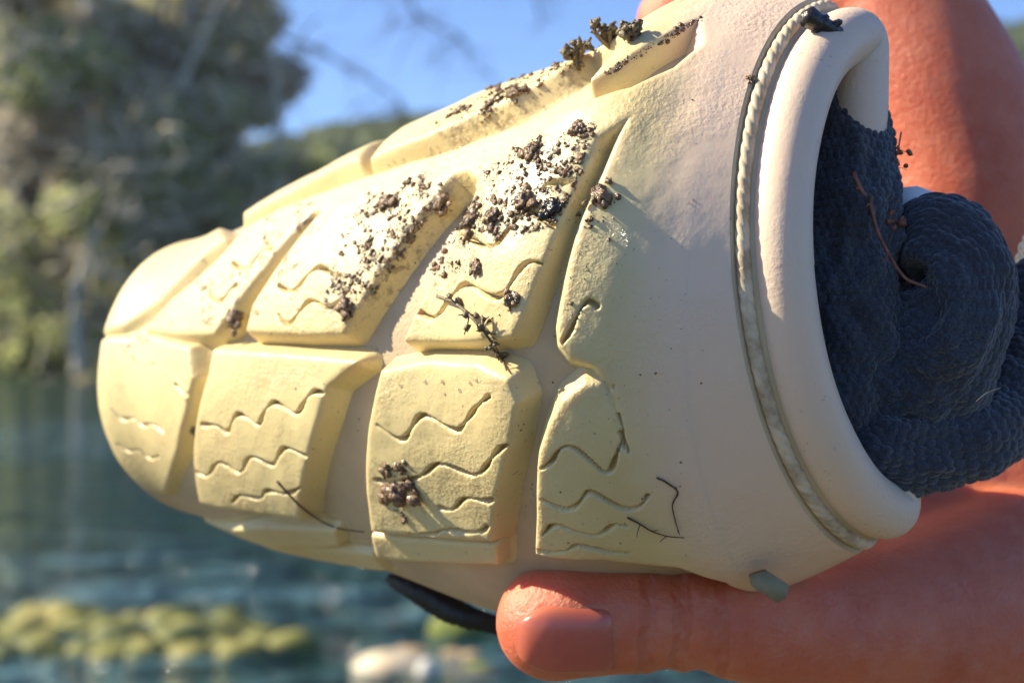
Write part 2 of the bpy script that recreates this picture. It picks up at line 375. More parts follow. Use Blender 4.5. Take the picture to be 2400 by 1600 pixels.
for nm, pl, hf in isolated:
    D = sdf_poly(poly_st(pl)); Hh = wall(D, HB * hf, 2.7 if hf == 1 else 1.3) - SD * (D > .15) * (hf == 1) + soft * smooth((D + 2.4) / 1.5)
    parts.append(('tread_block' if hf == 1 else 'shoulder_step', D, Hh, nm)); Hall = np.maximum(Hall, np.where(D > -2.8, Hh, 0))
toy = empty('rubber_toy', tuple(P[NU // 2, NV // 2]))
tag(toy, 'dirty cream rubber toy with deep tyre tread and rolled rim held in the hand', 'dog toy')
quads = grid_faces(NU, NV)
def part_mesh(name, D, Hh, mat, parent, extra=None):
    keep = D > -3.2
    H2 = np.where(D < -2.85, -.45, Hh)
    V = P - N * ((HB - H2) * REL / 1000)[..., None]
    kf_ = keep.ravel()[quads].all(1)
    if extra is not None: kf_ &= extra.ravel()[quads[:, 0]]
    q = quads[kf_]
    used, inv = np.unique(q, return_inverse=True)
    ob = mesh_np(name, V.reshape(-1, 3)[used], inv.reshape(q.shape), mat, parent)
    at_ = ob.data.attributes.new('wet', 'FLOAT', 'POINT'); at_.data.foreach_set('value', WET.ravel()[used].astype(np.float32))
    at_ = ob.data.attributes.new('dirt', 'FLOAT', 'POINT'); at_.data.foreach_set('value', DIRT.ravel()[used].astype(np.float32))
    at_ = ob.data.attributes.new('dry', 'FLOAT', 'POINT'); at_.data.foreach_set('value', BOUNCE_TINT.ravel()[used].astype(np.float32))  # holds the painted bounce tint of the band
    return ob
for nm, D, Hh, key in parts:
    if key == 'main':
        part_mesh('tread_rib', D, Hh, M['rubber'], toy, Sg < Sline + 3.0)
        ob = part_mesh('smooth_band', D, Hh, M['rubber'], toy, Sg >= Sline + 3.0)
        ob['label'] = 'smooth wide band between the tread and the rim groove'
    else: part_mesh(nm, D, Hh, M['rubber'], toy)
# carcass: full rings at groove floor level
kc = np.interp(np.linspace(0, 1, 240), np.linspace(0, 1, NU), kk); vc = np.linspace(-math.pi, math.pi, 300, endpoint=False)
Kc, Vc = np.meshgrid(kc, vc, indexing='ij'); Pc = ring_pts(Kc, Vc)
du = np.gradient(Pc, axis=0); dv = (np.roll(Pc, -1, 1) - np.roll(Pc, 1, 1)); Nc = np.cross(dv, du); Nc /= np.maximum(np.linalg.norm(Nc, axis=2, keepdims=True), 1e-12)
if (Nc * (Pc - Pc.mean(1, keepdims=True))).sum() < 0: Nc = -Nc
relc = .35 + .65 * smooth((np.interp(Kc, kf, L) * 1000 - to_st(300, 880)[0]) / 45)
Pc = Pc - Nc * (HB * relc / 1000)[..., None]
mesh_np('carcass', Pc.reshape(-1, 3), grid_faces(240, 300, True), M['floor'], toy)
# z-buffer over the finished surface, for placing the dirt
FS = P - N * ((HB - Hall) * REL / 1000)[..., None]
FX, FY = proj(FS); ZB = np.full((1600 // 4 + 2, 2400 // 4 + 2), -1)
ix = np.round(FX / 4).astype(int); iy = np.round(FY / 4).astype(int)
okk = (ix >= 0) & (ix < ZB.shape[1]) & (iy >= 0) & (iy < ZB.shape[0]) & facing
idx = np.nonzero(okk.ravel())[0]; idx = idx[np.argsort(-FS[..., 1].ravel()[idx])]
ZB[iy.ravel()[idx], ix.ravel()[idx]] = idx
def pick(x, y):
    i = ZB[min(max(int(round(y / 4)), 0), 400), min(max(int(round(x / 4)), 0), 600)]
    if i < 0:
        d = (FX - x)**2 + (FY - y)**2 + np.where(facing, 0, 1e6); i = int(np.argmin(d))
    return FS.reshape(-1, 3)[i], N.reshape(-1, 3)[i]
# swept ring pieces: inner wall of the seam, cord and rolled rim bead
def ring_frame(kv, v, dr, dn):
    e = 1e-3
    c = ring_pts(np.full_like(v, kv), v, dr, dn)
    tng = ring_pts(np.full_like(v, kv), v + e, dr, dn) - ring_pts(np.full_like(v, kv), v - e, dr, dn)
    tng /= np.linalg.norm(tng, axis=1, keepdims=True)
    yaw = R(37); n = np.array([math.cos(yaw), -math.sin(yaw), .07]); n /= np.linalg.norm(n)
    rad = np.cross(tng, n); rad /= np.linalg.norm(rad, axis=1, keepdims=True)
    mid = c.mean(0)
    if (rad * (c - mid)).sum() < 0: rad = -rad
    return c, tng, np.repeat(n[None], len(v), 0), rad
def ring_tube(name, kv, dr, dn, r_fn, nv, nt_, mat, parent, label=None):
    v = np.linspace(0, 2 * math.pi, nv, endpoint=False)
    # even out arc length
    c, *_ = ring_frame(kv, v, dr, dn); 
    c, tng, n, rad = ring_frame(kv, v, dr, dn)
    s = np.concatenate([[0], np.cumsum(np.linalg.norm(np.diff(c, axis=0), axis=1))])
    a = np.linspace(0, 2 * math.pi, nt_, endpoint=False)
    A, S_ = np.meshgrid(a, s, indexing='xy'); rr = r_fn(A, S_)
    V = c[:, None] + rad[:, None] * (np.cos(A) * rr)[..., None] + n[:, None] * (np.sin(A) * rr)[..., None]
    f = grid_faces(nv, nt_, True); last = np.stack([(nv - 1) * nt_ + np.arange(nt_), (nv - 1) * nt_ + (np.arange(nt_) + 1) % nt_, (np.arange(nt_) + 1) % nt_, np.arange(nt_)], 1)
    o = mesh_np(name, V.reshape(-1, 3), np.concatenate([f, last]), mat, parent)
    if label: o['label'] = label
    return o
def far_thin(S_):
    s = S_[:, 0] / S_[:, 0].max(); near = np.minimum(s, 1 - s)      # 0 at the nearest point, .5 at the far side
    return (1 - .45 * smooth((near - .34) / .12))[:, None]
bead = ring_tube('rim_bead', 10.8, .0072, -.0 + .0048, lambda A, S_: .0050 * far_thin(S_) * (1 + .012 * np.sin(S_ * 90) + .008 * np.sin(S_ * 230 + A)), 900, 64, M['band'], toy)
cord = ring_tube('piping_cord', 10.8, .0017, .0012, lambda A, S_: .00098 + .00022 * np.abs(np.sin(2 * A + S_ * 1300))**.6, 2000, 32, M['cord'], toy, 'twisted cream cord set in the groove behind the rim')
va = np.linspace(0, 2 * math.pi, 600, endpoint=False)
Vw = np.stack([ring_pts(np.full(600, 10.8), va, d_, n_) for d_, n_ in ((-.00005, 0), (.0002, .0002), (.0012, .0003), (.005, .0003))])
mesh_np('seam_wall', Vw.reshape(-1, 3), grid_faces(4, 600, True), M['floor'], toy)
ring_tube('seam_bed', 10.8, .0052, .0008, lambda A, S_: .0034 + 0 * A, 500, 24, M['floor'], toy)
def blob(name, c, r, mat, parent=None, sub=3, sq=(1, 1, 1), seed=0, amp=.35, freq=1.2, rot=None):
    import bmesh
    bm = bmesh.new(); bmesh.ops.create_icosphere(bm, subdivisions=sub, radius=1)
    V = np.array([v.co[:] for v in bm.verts]); Fc = np.array([[v.index for v in f.verts] for f in bm.faces]); bm.free()
    V = V * (1 + amp * 2 * fbm(V * freq + seed * 7.3, 4))[:, None] * np.array(sq)
    if rot is not None: V = V @ np.array(rot).T
    return mesh_np(name, V * r + np.array(c), Fc, mat, parent)

def tube(name, pts, rads, mat, parent=None, nt_=10, sub=6, closed_ends=True):
    pts = np.array(pts, float); rads = np.array(rads, float)
    t0 = np.arange(len(pts)); t = np.linspace(0, len(pts) - 1, (len(pts) - 1) * sub + 1)
    C = np.stack([catmull(t, t0, pts[:, i]) for i in range(3)], 1) if len(pts) > 2 else np.stack([np.interp(t, t0, pts[:, i]) for i in range(3)], 1)
    r = np.interp(t, t0, rads); tg = np.gradient(C, axis=0); tg /= np.linalg.norm(tg, axis=1, keepdims=True) + 1e-12
    up = np.array([.3, 1, .2]); a1 = np.cross(tg, up); a1 /= np.linalg.norm(a1, axis=1, keepdims=True) + 1e-12; a2 = np.cross(tg, a1)
    a = np.linspace(0, 2 * math.pi, nt_, endpoint=False)
    V = C[:, None] + r[:, None, None] * (a1[:, None] * np.cos(a)[None, :, None] + a2[:, None] * np.sin(a)[None, :, None])
    V = V.reshape(-1, 3); n = len(C); f = [list(x) for x in grid_faces(n, nt_, True)]
    V = np.concatenate([V, C[:1] - tg[:1] * r[0] * .6, C[-1:] + tg[-1:] * r[-1] * .6]); i0 = n * nt_; i1 = i0 + 1
    tri0 = [[i0, (k + 1) % nt_, k, k] for k in range(nt_)]; 
    Q = np.array(f); T = np.array([[i0, (k + 1) % nt_, k] for k in range(nt_)] + [[i1, (n - 1) * nt_ + k, (n - 1) * nt_ + (k + 1) % nt_] for k in range(nt_)])
    A = np.concatenate([Q[:, [0, 1, 2]], Q[:, [0, 2, 3]], T])
    if name is None: return V, A
    return mesh_np(name, V, A, mat, parent)
def join(items):
    vs_, fs, o = [], [], 0
    for V, Fc in items: vs_.append(V); fs.append(Fc + o); o += len(V)
    return np.concatenate(vs_), np.concatenate(fs)
ICO = {}
def ico(sub):
    if sub not in ICO:
        import bmesh
        bm = bmesh.new(); bmesh.ops.create_icosphere(bm, subdivisions=sub, radius=1)
        ICO[sub] = (np.array([v.co[:] for v in bm.verts]), np.array([[v.index for v in f.verts] for f in bm.faces])); bm.free()
    return ICO[sub]
# tag piece under the rim, a part of the toy
tp, tn = pick(1800, 1372)
tabv = [at(1762, 1352, .283), at(1800, 1340, .283), at(1850, 1372, .283), at(1842, 1402, .283), at(1822, 1412, .283), at(1768, 1378, .283)]
V = np.array(tabv + [p + np.array([0, .004, 0]) for p in tabv])
T = [[0, 1, 2], [0, 2, 3], [0, 3, 4], [0, 4, 5]]; T += [[x + 6 for x in reversed(f)] for f in T]; T += [[i, (i + 1) % 6 + 6, (i + 1) % 6] for i in range(6)] + [[i, i + 6, (i + 1) % 6 + 6] for i in range(6)]
tb = mesh_np('moulded_tab', V, np.array(T), M['tab'], toy, smooth=False)
tb['label'] = 'small grey moulded tab under the rim'

# ---------------------------------------------------------------- black knitted fabric
fabric = empty('knitted_fabric', tuple(at(2120, 700, .30)))
tag(fabric, 'black knitted fabric rolled up and stuffed in the round opening', 'fabric')
def knit_tube(name, pts, rad, label=None, flat=1.0, seed=0, ps=1.6, pt=1.7, amp=.40, shear=.0, res=.24):
    pts = [at(*p) for p in pts]; pts = np.array(pts); t0 = np.arange(len(pts))
    t = np.linspace(0, len(pts) - 1, 2000); C = np.stack([catmull(t, t0, pts[:, i]) for i in range(3)], 1)
    s = np.concatenate([[0], np.cumsum(np.linalg.norm(np.diff(C, axis=0), axis=1))]) * 1000
    rr = catmull(t, t0, np.array(rad) / 13.3) ; n = int(s[-1] / res); si = np.linspace(0, s[-1], n)
    C = np.stack([np.interp(si, s, C[:, i]) for i in range(3)], 1); rr = np.interp(si, s, rr)
    rr = rr * np.sqrt(np.clip(np.minimum(si, s[-1] - si) / rr.max() * 1.6, .002, 1))
    tg = np.gradient(C, axis=0); tg /= np.linalg.norm(tg, axis=1, keepdims=True)
    a1 = np.cross(tg, np.array([0, 1, 0])); a1 /= np.linalg.norm(a1, axis=1, keepdims=True); a2 = np.cross(tg, a1)
    m_ = int(2 * math.pi * rr.max() / res); a = np.linspace(0, 2 * math.pi, m_, endpoint=False)
    S_, A_ = np.meshgrid(si, a, indexing='ij')
    ncol = round(2 * math.pi * rr.max() / pt); q = A_ / (2 * math.pi) * ncol + shear * S_
    wob = 1.2 * fbm(np.stack([np.cos(A_) * 1.3 + seed, np.sin(A_) * 1.3, S_ / 9], -1), 3)
    p = S_ / ps + wob * 1.4; row = np.floor(p); q = q + .5 * (row % 2)
    fp = p - row - .5; fq = q - np.floor(q) - .5
    h = np.sqrt(np.clip(1 - (fp / .52)**2 - (fq / .5)**2, 0, 1))
    h = h * (.75 + .5 * hash3(row.astype(int), np.floor(q).astype(int) % ncol, seed + 0 * row.astype(int)))
    rad2 = rr[:, None] * (1 + .8 * wob) + amp * h
    V = C[:, None] + (a1[:, None] * (np.cos(A_) * rad2)[..., None] + a2[:, None] * (np.sin(A_) * rad2 * flat)[..., None]) / 1000
    o = mesh_np(name, V.reshape(-1, 3), grid_faces(n, m_, True), M['knit'], fabric)
    if label: o['label'] = label
    return o
knit_tube('fold', [(1980,110,.300),(1992,260,.2925),(1990,480,.290),(1975,740,.290),(1985,960,.291),(2060,1160,.297)], [48,84,128,122,115,70], 'upright fold just inside the rim', .8, 1)
knit_tube('fold', [(2060,420,.322),(2080,600,.320),(2080,800,.320),(2080,1000,.322)], [70,120,140,80], 'hidden fold at the back of the opening', .7, 2, res=.5)
knit_tube('fold', [(1930,1060,.303),(2050,960,.295),(2190,840,.290),(2262,730,.286),(2262,620,.287),(2195,560,.292),(2115,600,.300),(2080,680,.302)], [110,138,140,122,105,90,70,55], 'curled fold with a hollow middle', .9, 3)
knit_tube('fold', [(2540,480,.312),(2470,690,.307),(2400,890,.302),(2290,1010,.295),(2160,1058,.290),(2050,1050,.289),(1960,980,.292)], [105,115,110,100,92,88,70], 'rolled lower fold with a coarse knit', .9, 4, ps=1.8, pt=2.0, amp=.48)
knit_tube('fold', [(2100,800,.312),(2220,700,.31),(2330,640,.312)], [110,130,90], 'fold behind the curl', .8, 5, res=.4)
V = np.array([at(2090,480,.298), at(2098,440,.298), at(2150,436,.299), at(2195,452,.300), at(2190,520,.300), at(2100,520,.298)])
V = np.concatenate([V, V + np.array([0, .0012, 0])]); wl = mesh_np('care_label', V, np.array(T), M['white'], fabric, smooth=False); wl['label'] = 'small white label behind the curled fold'
# far mouth of the toy: the dark cloth end that shows below the tread
knit_tube('fabric_end', [(905,1352,.366),(960,1376,.361),(1050,1422,.357),(1110,1450,.355),(1200,1480,.355)], [12,26,32,28,20], 'black edge showing under the tread', .5, 6, res=.5).data.materials[0] = M['black']

# ---------------------------------------------------------------- hand
def chain(pts, sub=10):
    """tapered round limb as rings of spheres, to be fused by the remesh"""
    pts = np.array(pts, float); P3 = np.array([at(*p[:3]) for p in pts]); r = pts[:, 3] * pts[:, 2] / F
    return tube(None, P3, r, None, nt_=28, sub=sub), [(ico(3)[0] * r[i] * 1.0 + P3[i], ico(3)[1]) for i in (0, len(pts) - 1)]
limbs = []
def limb(pts, sub=10):
    a, b_ = chain(pts, sub); limbs.append(a); limbs.extend(b_)
limb([(1298,1458,.302,138),(1350,1452,.301,136),(1450,1448,.301,130),(1520,1446,.302,131),(1562,1447,.302,115),(1600,1446,.303,131),(1642,1446,.303,113),(1690,1452,.304,131),(1760,1462,.306,138),(1900,1470,.312,158),(2100,1460,.325,215),(2350,1440,.345,300)])
limb([(1582,52,.392,92),(1690,5,.392,112),(1800,-15,.39,125),(1930,-20,.388,140),(2070,20,.385,185),(2185,200,.382,205),(2250,420,.383,225),(2245,680,.385,235),(2270,950,.38,262),(2330,1300,.37,300)])
limb([(2270,950,.39,262),(2420,1250,.385,330),(2700,1550,.40,330),(3100,1850,.42,330)])
limb([(1650,430,.425,95),(1800,380,.43,105),(2000,400,.425,115),(2200,560,.41,150)])
limb([(1700,680,.425,95),(1850,660,.43,105),(2020,680,.425,115),(2200,760,.41,150)])
limb([(1800,900,.42,80),(1900,900,.425,88),(2050,920,.42,100),(2200,980,.40,150)])
limb([(2100,1300,.35,180),(2300,1200,.37,260),(2480,1250,.38,250)])
Vh, Fh = join(limbs)
hand = empty('hand', tuple(at(2300, 1300, .37)))
tag(hand, 'hand holding the toy, thumb below with its nail to the front', 'hand')
body = mesh_np('skin', Vh, Fh, M['skin'], hand)
rm = body.modifiers.new('remesh', 'REMESH'); rm.mode = 'VOXEL'; rm.voxel_size = .0011; rm.use_smooth_shade = True
sm = body.modifiers.new('smooth', 'SMOOTH'); sm.iterations = 5; sm.factor = .5
# thumb nail, following the round of the thumb
nu_, nv_ = 30, 30; Vn = []
for i in range(nu_):
    for j in range(nv_):
        s_ = i / (nu_ - 1); q_ = j / (nv_ - 1) * 2 - 1
        x = 1208 + 228 * s_
        wv_ = (1 - abs(2 * s_ - 1.05)**4 * .55) if s_ < .5 else (1 - max(0, (s_ - .72) / .28)**3 * .30)
        if s_ < .5: wv_ = math.sqrt(max(0.02, 1 - ((.5 - s_) / .56)**2.2))
        ang = R(-12) + q_ * R(40) * wv_
        r = (139 - 22 * max(0, (.35 - s_) / .35)**2) * .302 / F
        c = at(x, 1456, .3015); e = np.array([0, -math.cos(ang), math.sin(ang)])
        edge = max(abs(q_)**8, (2 * abs(s_ - .5))**10)
        Vn.append(c + e * (r + .0006 - .0016 * edge))
nl = mesh_np('thumb_nail', Vn, grid_faces(nu_, nv_), M['nail'], hand)

# ---------------------------------------------------------------- dirt on the toy
def in_poly(x, y, q):
    ins = False
    for (x0, y0), (x1, y1) in zip(q, q[1:] + q[:1]):
        if (y0 > y) != (y1 > y) and x < (x1 - x0) * (y - y0) / (y1 - y0) + x0: ins = not ins
    return ins
def scatter(q, n, fs=26, lo=.3):
    xs = [p[0] for p in q]; ys = [p[1] for p in q]; out = []
    centres = None
    while len(out) < n:
        x, y = random.uniform(min(xs), max(xs)), random.uniform(min(ys), max(ys))
        if in_poly(x, y, q) and vnoise(np.array([x / fs, y / fs, .5])) > random.uniform(lo, .8): out.append((x, y))
    return out
def lump(c, n, r, sub=1, seed=None, amp=.5, sq=.7):
    Vb, Fb = ico(sub); k = random.random() * 100 if seed is None else seed
    V = Vb * (1 + amp * 2.6 * fbm(Vb * (1.3 + sub * .5) + k, 4))[:, None]
    ax = rng.normal(size=3); ax /= np.linalg.norm(ax); V = V * (1 + .35 * np.outer(np.abs(Vb @ ax), np.ones(3)))
    V = V - np.outer(V @ n, n) * (1 - sq)
    return V * r + c + n * r * .35, Fb
A_ = [(1130,400),(1230,330),(1330,300),(1400,285),(1350,440),(1300,530),(1180,560),(1060,650),(1000,640),(1090,500)]
B_ = [(860,450),(1000,400),(1050,420),(1000,520),(920,640),(820,745),(760,710),(790,560)]
C_ = [(1000,285),(1200,172),(1340,120),(1330,150),(1200,222),(1030,300)]
D_ = [(1395,178),(1640,36),(1650,48),(1400,195)]
E_ = [(1340,430),(1440,400),(1450,500),(1400,700),(1330,760)]
G_ = [(885,1090),(950,1080),(985,1180),(950,1230),(900,1190)]
H_ = [(1100,240),(1300,150),(1400,60),(1420,80),(1310,200),(1120,300)]
W_ = [(350,770),(480,620),(760,480),(1400,280),(1650,200),(1650,1300),(1200,1300),(480,1170)]
crumbs = []
for q, n, r0, r1 in [(A_, 1000, .00009, .00046), (B_, 1000, .00008, .00040), (C_, 160, .00015, .0006), (D_, 150, .00012, .0004), (E_, 45, .0001, .0004), (G_, 90, .0002, .0007), (W_, 260, .00006, .0002), (H_, 90, .00015, .0005)]:
    for x, y in scatter(q, n, fs=26, lo=.3):
        p, nn_ = pick(x, y); rr_ = r0 + (r1 - r0) * random.random()**5; crumbs.append(lump(p, nn_, rr_, 2 if rr_ > .00022 else 1, amp=.9))
o = mesh_np('soil_crumbs', *join(crumbs), M['soil'], None, smooth=False); tag(o, 'dark soil crumbs scattered over the tread', 'soil', kind='stuff')
drops = []
DW = [(330,760),(400,690),(520,560),(700,470),(760,470),(700,620),(620,720),(560,770)]
for q, n, r0, r1 in [(DW, 110, .0003, .0006), (B_, 420, .00012, .00036), (A_, 420, .0001, .00032), ([(600,560),(760,500),(900,440),(760,720),(620,740)], 90, .00012, .0003),
                     ([(280,785),(350,780),(360,850),(290,860)], 26, .0002, .0005), ([(900,380),(1100,320),(1100,340),(900,400)], 30, .00015, .0003), ([(900,880),(1130,880),(1130,920),(900,920)], 8, .0002, .0004)]:
    for x, y in scatter(q, n, fs=26, lo=.3):
        p, nn_ = pick(x, y); r = random.uniform(r0, r1); Vb, Fb = ico(2)
        V = Vb - np.outer(Vb @ nn_, nn_) * .35; drops.append((V * r + p + nn_ * r * .1, Fb))
o = mesh_np('water_droplets', *join(drops), M['drop']); tag(o, 'clear water droplets beaded on the wet tread', 'water', kind='stuff')
clumps = [
 (1040,478,.0021,'soil','round dark soil clump stuck in the long slanted groove'),
 (553,748,.0024,'soil','black soil clump at the foot of the leftmost open groove'),
 (1105,522,.0016,'soil','jagged black soil clump left of the wavy cut'),
 (1150,512,.0018,'soil','brown rounded soil clump between the two jagged black ones'),
 (1296,488,.0016,'husk','glossy black soil clump at the right block edge'),
 (1228,472,.0018,'soil','reddish brown soil clump above the upper wavy cut'),
 (1412,462,.0017,'soil','amber soil crumb alone on the shoulder right of the groove'),
 (1122,628,.0012,'soil','small soil clump casting a shadow above the lower wavy cut'),
 (1197,702,.0013,'soil','soil clump below the lower wavy cut near the block edge'),
 (928,1152,.0026,'soil','large wet soil clump on the middle lower block'),
 (1352,306,.0014,'soil','soil clump at the pointed top of the tread block'),
 (1248,352,.0017,'soil','high soil clump at the upper edge of the dirty block'),
 (914,470,.0017,'soil','grey soil clump near the top of the wet block'),
 (808,716,.0017,'soil','dark soil clump at the lower right corner of the wet block'),
 (1210,220,.0015,'soil','grey soil clump on the top ridge near the sky'),
 (455,1010,.0010,'soil','tiny dark speck clump in the lower left groove'),
 (1772,190,.0007,'soil','tiny black grain beside the rim groove'),
 (402,1030,.0004,'soil',None)]
for x, y, r, mt, lab in clumps:
    if not lab: continue
    p, nn_ = pick(x, y); its = [lump(p, nn_, r * .62, 3, amp=.7, sq=.8)]
    for _ in range(9):
        off = rng.normal(size=3) * r * .62; off -= nn_ * (off @ nn_) * .8
        its.append(lump(p + off, nn_, r * random.uniform(.22, .5), 2, amp=.7))
    o = mesh_np('soil_clump', *join(its), M[mt], None, smooth=False); tag(o, lab, 'soil clump', 'soil clumps stuck to the tread')
# moss sprigs on the top edge
for (x, y, hgt, lab) in [(1352, 150, 70, 'leftmost dry moss sprig standing on the top edge'), (1428, 108, 55, 'middle dry moss sprig, forked, on the top edge'), (1478, 92, 42, 'bushy rightmost dry moss sprig on the top edge')]:
    p, nn_ = pick(x, y); its = []
    nb = 7 if 'bushy' not in lab else 12
    for k in range(nb):
        d = np.array([random.uniform(-.8, .8), random.uniform(-.4, .2), random.uniform(.5, 1.2)]); L_ = hgt / 13300 * random.uniform(.5, 1)
        e = p + d * L_; mid = (p + e) / 2 + rng.normal(size=3) * L_ * .15
        its.append(tube(None, [p - nn_ * .0005, mid, e], [.0005, .0004, .0003], None, nt_=6, sub=3))
        for _ in range(5):
            c = mid + (e - mid) * random.random() + rng.normal(size=3) * .0004; its.append(lump(c, nn_, random.uniform(.0003, .0007), 1, amp=.8, sq=1))
    o = mesh_np('moss_sprig', *join(its), M['moss'], None, smooth=False); tag(o, lab, 'moss sprig', 'moss sprigs on the top edge')
def rootlet(name, pts, r, mat, lab, cat, lift=.0004, side=None, Y=None):
    P3 = [];
    for q in pts:
        if Y is not None: P3.append(at(q[0], q[1], q[2] if len(q) > 2 else Y))
        else:
            p, nn_ = pick(*q[:2]); P3.append(p + nn_ * (lift + random.random() * lift))
    rr = np.linspace(r, r * .45, len(P3)); its = [tube(None, P3, rr, None, nt_=7, sub=4)]
    if side:
        for k in range(side):
            i = random.randrange(1, len(P3) - 1); d = rng.normal(size=3); d[1] = -abs(d[1]) * .4; d /= np.linalg.norm(d); L_ = random.uniform(.0008, .0026)
            its.append(tube(None, [P3[i], P3[i] + d * L_ * .6, P3[i] + d * L_ + rng.normal(size=3) * .0003], [r * .5, r * .4, r * .3], None, nt_=5, sub=2))
            if side > 9: its.append(lump(P3[i] + d * L_ * random.random(), d, random.uniform(.0003, .0006), 1, amp=.8, sq=1))
    o = mesh_np(name, *join(its), mat); tag(o, lab, cat); return o
rootlet('root_hair', [(660,1120),(690,1148),(720,1175),(760,1210),(800,1228),(862,1230)], .00028, M['root'], 'smooth dark root hair curving across the groove between two lower blocks', 'root', .0009)
rootlet('rootlet', [(1540,1115),(1562,1130),(1590,1152),(1578,1180),(1585,1215),(1592,1250)], .00018, M['root'], 'thin dark rootlet hanging down on the lower band', 'root', .0002, 3)
rootlet('rootlet', [(1472,1212),(1500,1225),(1530,1238),(1562,1252),(1605,1254)], .00018, M['root'], 'thin dark rootlet lying across the lowest tread block', 'root', .0002, 3)
rootlet('mossy_twig', [(1035,695),(1075,712),(1110,738),(1140,768),(1165,800),(1185,830),(1198,862)], .00032, M['moss'], 'feathery mossy twig across the corner of the dirty block', 'twig', .0007, 26)
p, nn_ = pick(1940, 68)
hk = rootlet('seed_husk', [(1890,38,.276),(1912,52,.2765),(1940,66,.2775),(1968,80,.279),(1995,92,.281)], .0019, M['husk'], 'glossy black husk stuck across the top of the rim groove', 'husk', Y=.282, side=6)
rootlet('red_twig', [(2000,405,.283),(2015,440,.2825),(2040,480,.282),(2052,530,.281),(2080,590,.280),(2120,650,.278),(2170,672,.277)], .0005, M['twig'], 'reddish broken twig lying on the black fabric', 'twig', Y=.28, side=6)
rootlet('moss_strand', [(2112,310,.29),(2105,350,.289),(2092,400,.288),(2085,450,.287),(2098,520,.286),(2080,580,.285)], .00016, M['twig'], 'fine reddish moss strand at the edge of the black fabric', 'moss', Y=.28, side=22)
rootlet('grass_fibre', [(2288,940,.279),(2310,922,.278),(2345,908,.278)], .00012, M['cord'], 'pale dry fibre on the lower fabric fold', 'fibre', Y=.28)

# ================================================================ THE PLACE
def bgx(px, Y): return (px - 1200) / F * Y
def bgz(py, Y): return CAMZ - (py - 800) / F * Y
# ground under the water and banks
xs = np.concatenate([np.linspace(-500, -60, 24), np.linspace(-55, 55, 160), np.linspace(60, 500, 24)])
ys = np.concatenate([np.linspace(-80, -10, 6), np.linspace(-5, 12, 60), np.linspace(12.5, 70, 90), np.linspace(75, 480, 110)])
X, Yg = np.meshgrid(xs, ys, indexing='ij')
def ridge(X, Y):
    """height of the wooded hill"""
    px = X / np.maximum(Y, 1) * F + 1200
    prof = np.interp(X, [-1500, -60, -37, 0, 50, 86, 120, 400, 1500], [52, 26, 30, 37, 45, 51, 54, 56, 50])
    rise = smooth((Y - 75) / 225); 
    return prof * rise
Z = -.55 + .0 * X
Z = np.where(Yg < 5.2, -.55 + .62 * smooth((5.3 - Yg) / 1.6), Z)
Z = np.where(Yg > 40, -.55 + 1.9 * smooth((Yg - 42.5) / 9) , Z)
Z = Z + ridge(X, Yg) + 3.5 * fbm(np.stack([X / 30, Yg / 30, 0 * X], -1), 3) * smooth((Yg - 80) / 100)
Z = Z + .10 * fbm(np.stack([X * 1.5, Yg * 1.5, 0 * X], -1), 3)
M['ground'] = simple('ground', (.10, .085, .05), .9, (.05, .055, .025), .6)
o = mesh_np('ground', np.stack([X, Yg, Z], -1).reshape(-1, 3), grid_faces(len(xs), len(ys)), M['ground']); o['kind'] = 'structure'
# river
m, t, b = new_mat('river_water'); M['water'] = m
b.inputs['Base Color'].default_value = (.006, .026, .016, 1); b.inputs['Roughness'].default_value = .06; b.inputs['IOR'].default_value = 1.33
mp = t.nodes.new('ShaderNodeMapping'); tc = t.nodes.new('ShaderNodeTexCoord'); t.links.new(tc.outputs['Object'], mp.inputs[0]); mp.inputs['Scale'].default_value = (.5, 1.0, 1)
n = tex(t, 'ShaderNodeTexNoise', 1.1, detail=5, rough=.6, vec=mp.outputs[0]); n2 = tex(t, 'ShaderNodeTexNoise', 7, detail=3, vec=mp.outputs[0])
nn = bump(t, n.outputs[0], 1, .35); nn = bump(t, n2.outputs[0], 1, .02, nn)
sx = t.nodes.new('ShaderNodeSeparateXYZ'); t.links.new(tc.outputs['Object'], sx.inputs[0])
def mr(src, stops):
    q = t.nodes.new('ShaderNodeMapRange'); q.inputs[1].default_value = 0; q.inputs[2].default_value = 60; t.links.new(src, q.inputs[0]); return ramp(t, q.outputs[0], stops).outputs[0]
riff = mr(sx.outputs[1], [(0, (1,)), (.115, (1,)), (.14, (.1,)), (.21, (.1,)), (.235, (1,)), (.29, (1,)), (.34, (.15,)), (1, (.15,))])   # two riffles over shallow bars
nf = tex(t, 'ShaderNodeTexNoise', 2.2, detail=6, rough=.7, vec=mp.outputs[0]); kf2 = t.nodes.new('ShaderNodeMath'); kf2.operation = 'MULTIPLY'
t.links.new(ramp(t, nf.outputs[0], [(.42, (0,)), (.66, (.8,))]).outputs[0], kf2.inputs[0]); t.links.new(riff, kf2.inputs[1])
t.links.new(mix(t, kf2.outputs[0], (.006, .026, .016), (.13, .26, .34)), b.inputs['Base Color'])   # broken water over the riffles, the sky's blue reflection painted in
n3 = tex(t, 'ShaderNodeTexNoise', 4.5, detail=4, vec=mp.outputs[0]); mq = t.nodes.new('ShaderNodeMath'); mq.operation = 'MULTIPLY'
t.links.new(n3.outputs[0], mq.inputs[0]); t.links.new(riff, mq.inputs[1]); nn = bump(t, mq.outputs[0], 1, .45, nn); t.links.new(nn, b.inputs['Normal'])
V = np.array([[-400, -100, 0], [400, -100, 0], [400, 60, 0], [-400, 60, 0]], float)
o = mesh_np('river', V, np.array([[0, 1, 2, 3]]), M['water']); o['kind'] = 'structure'
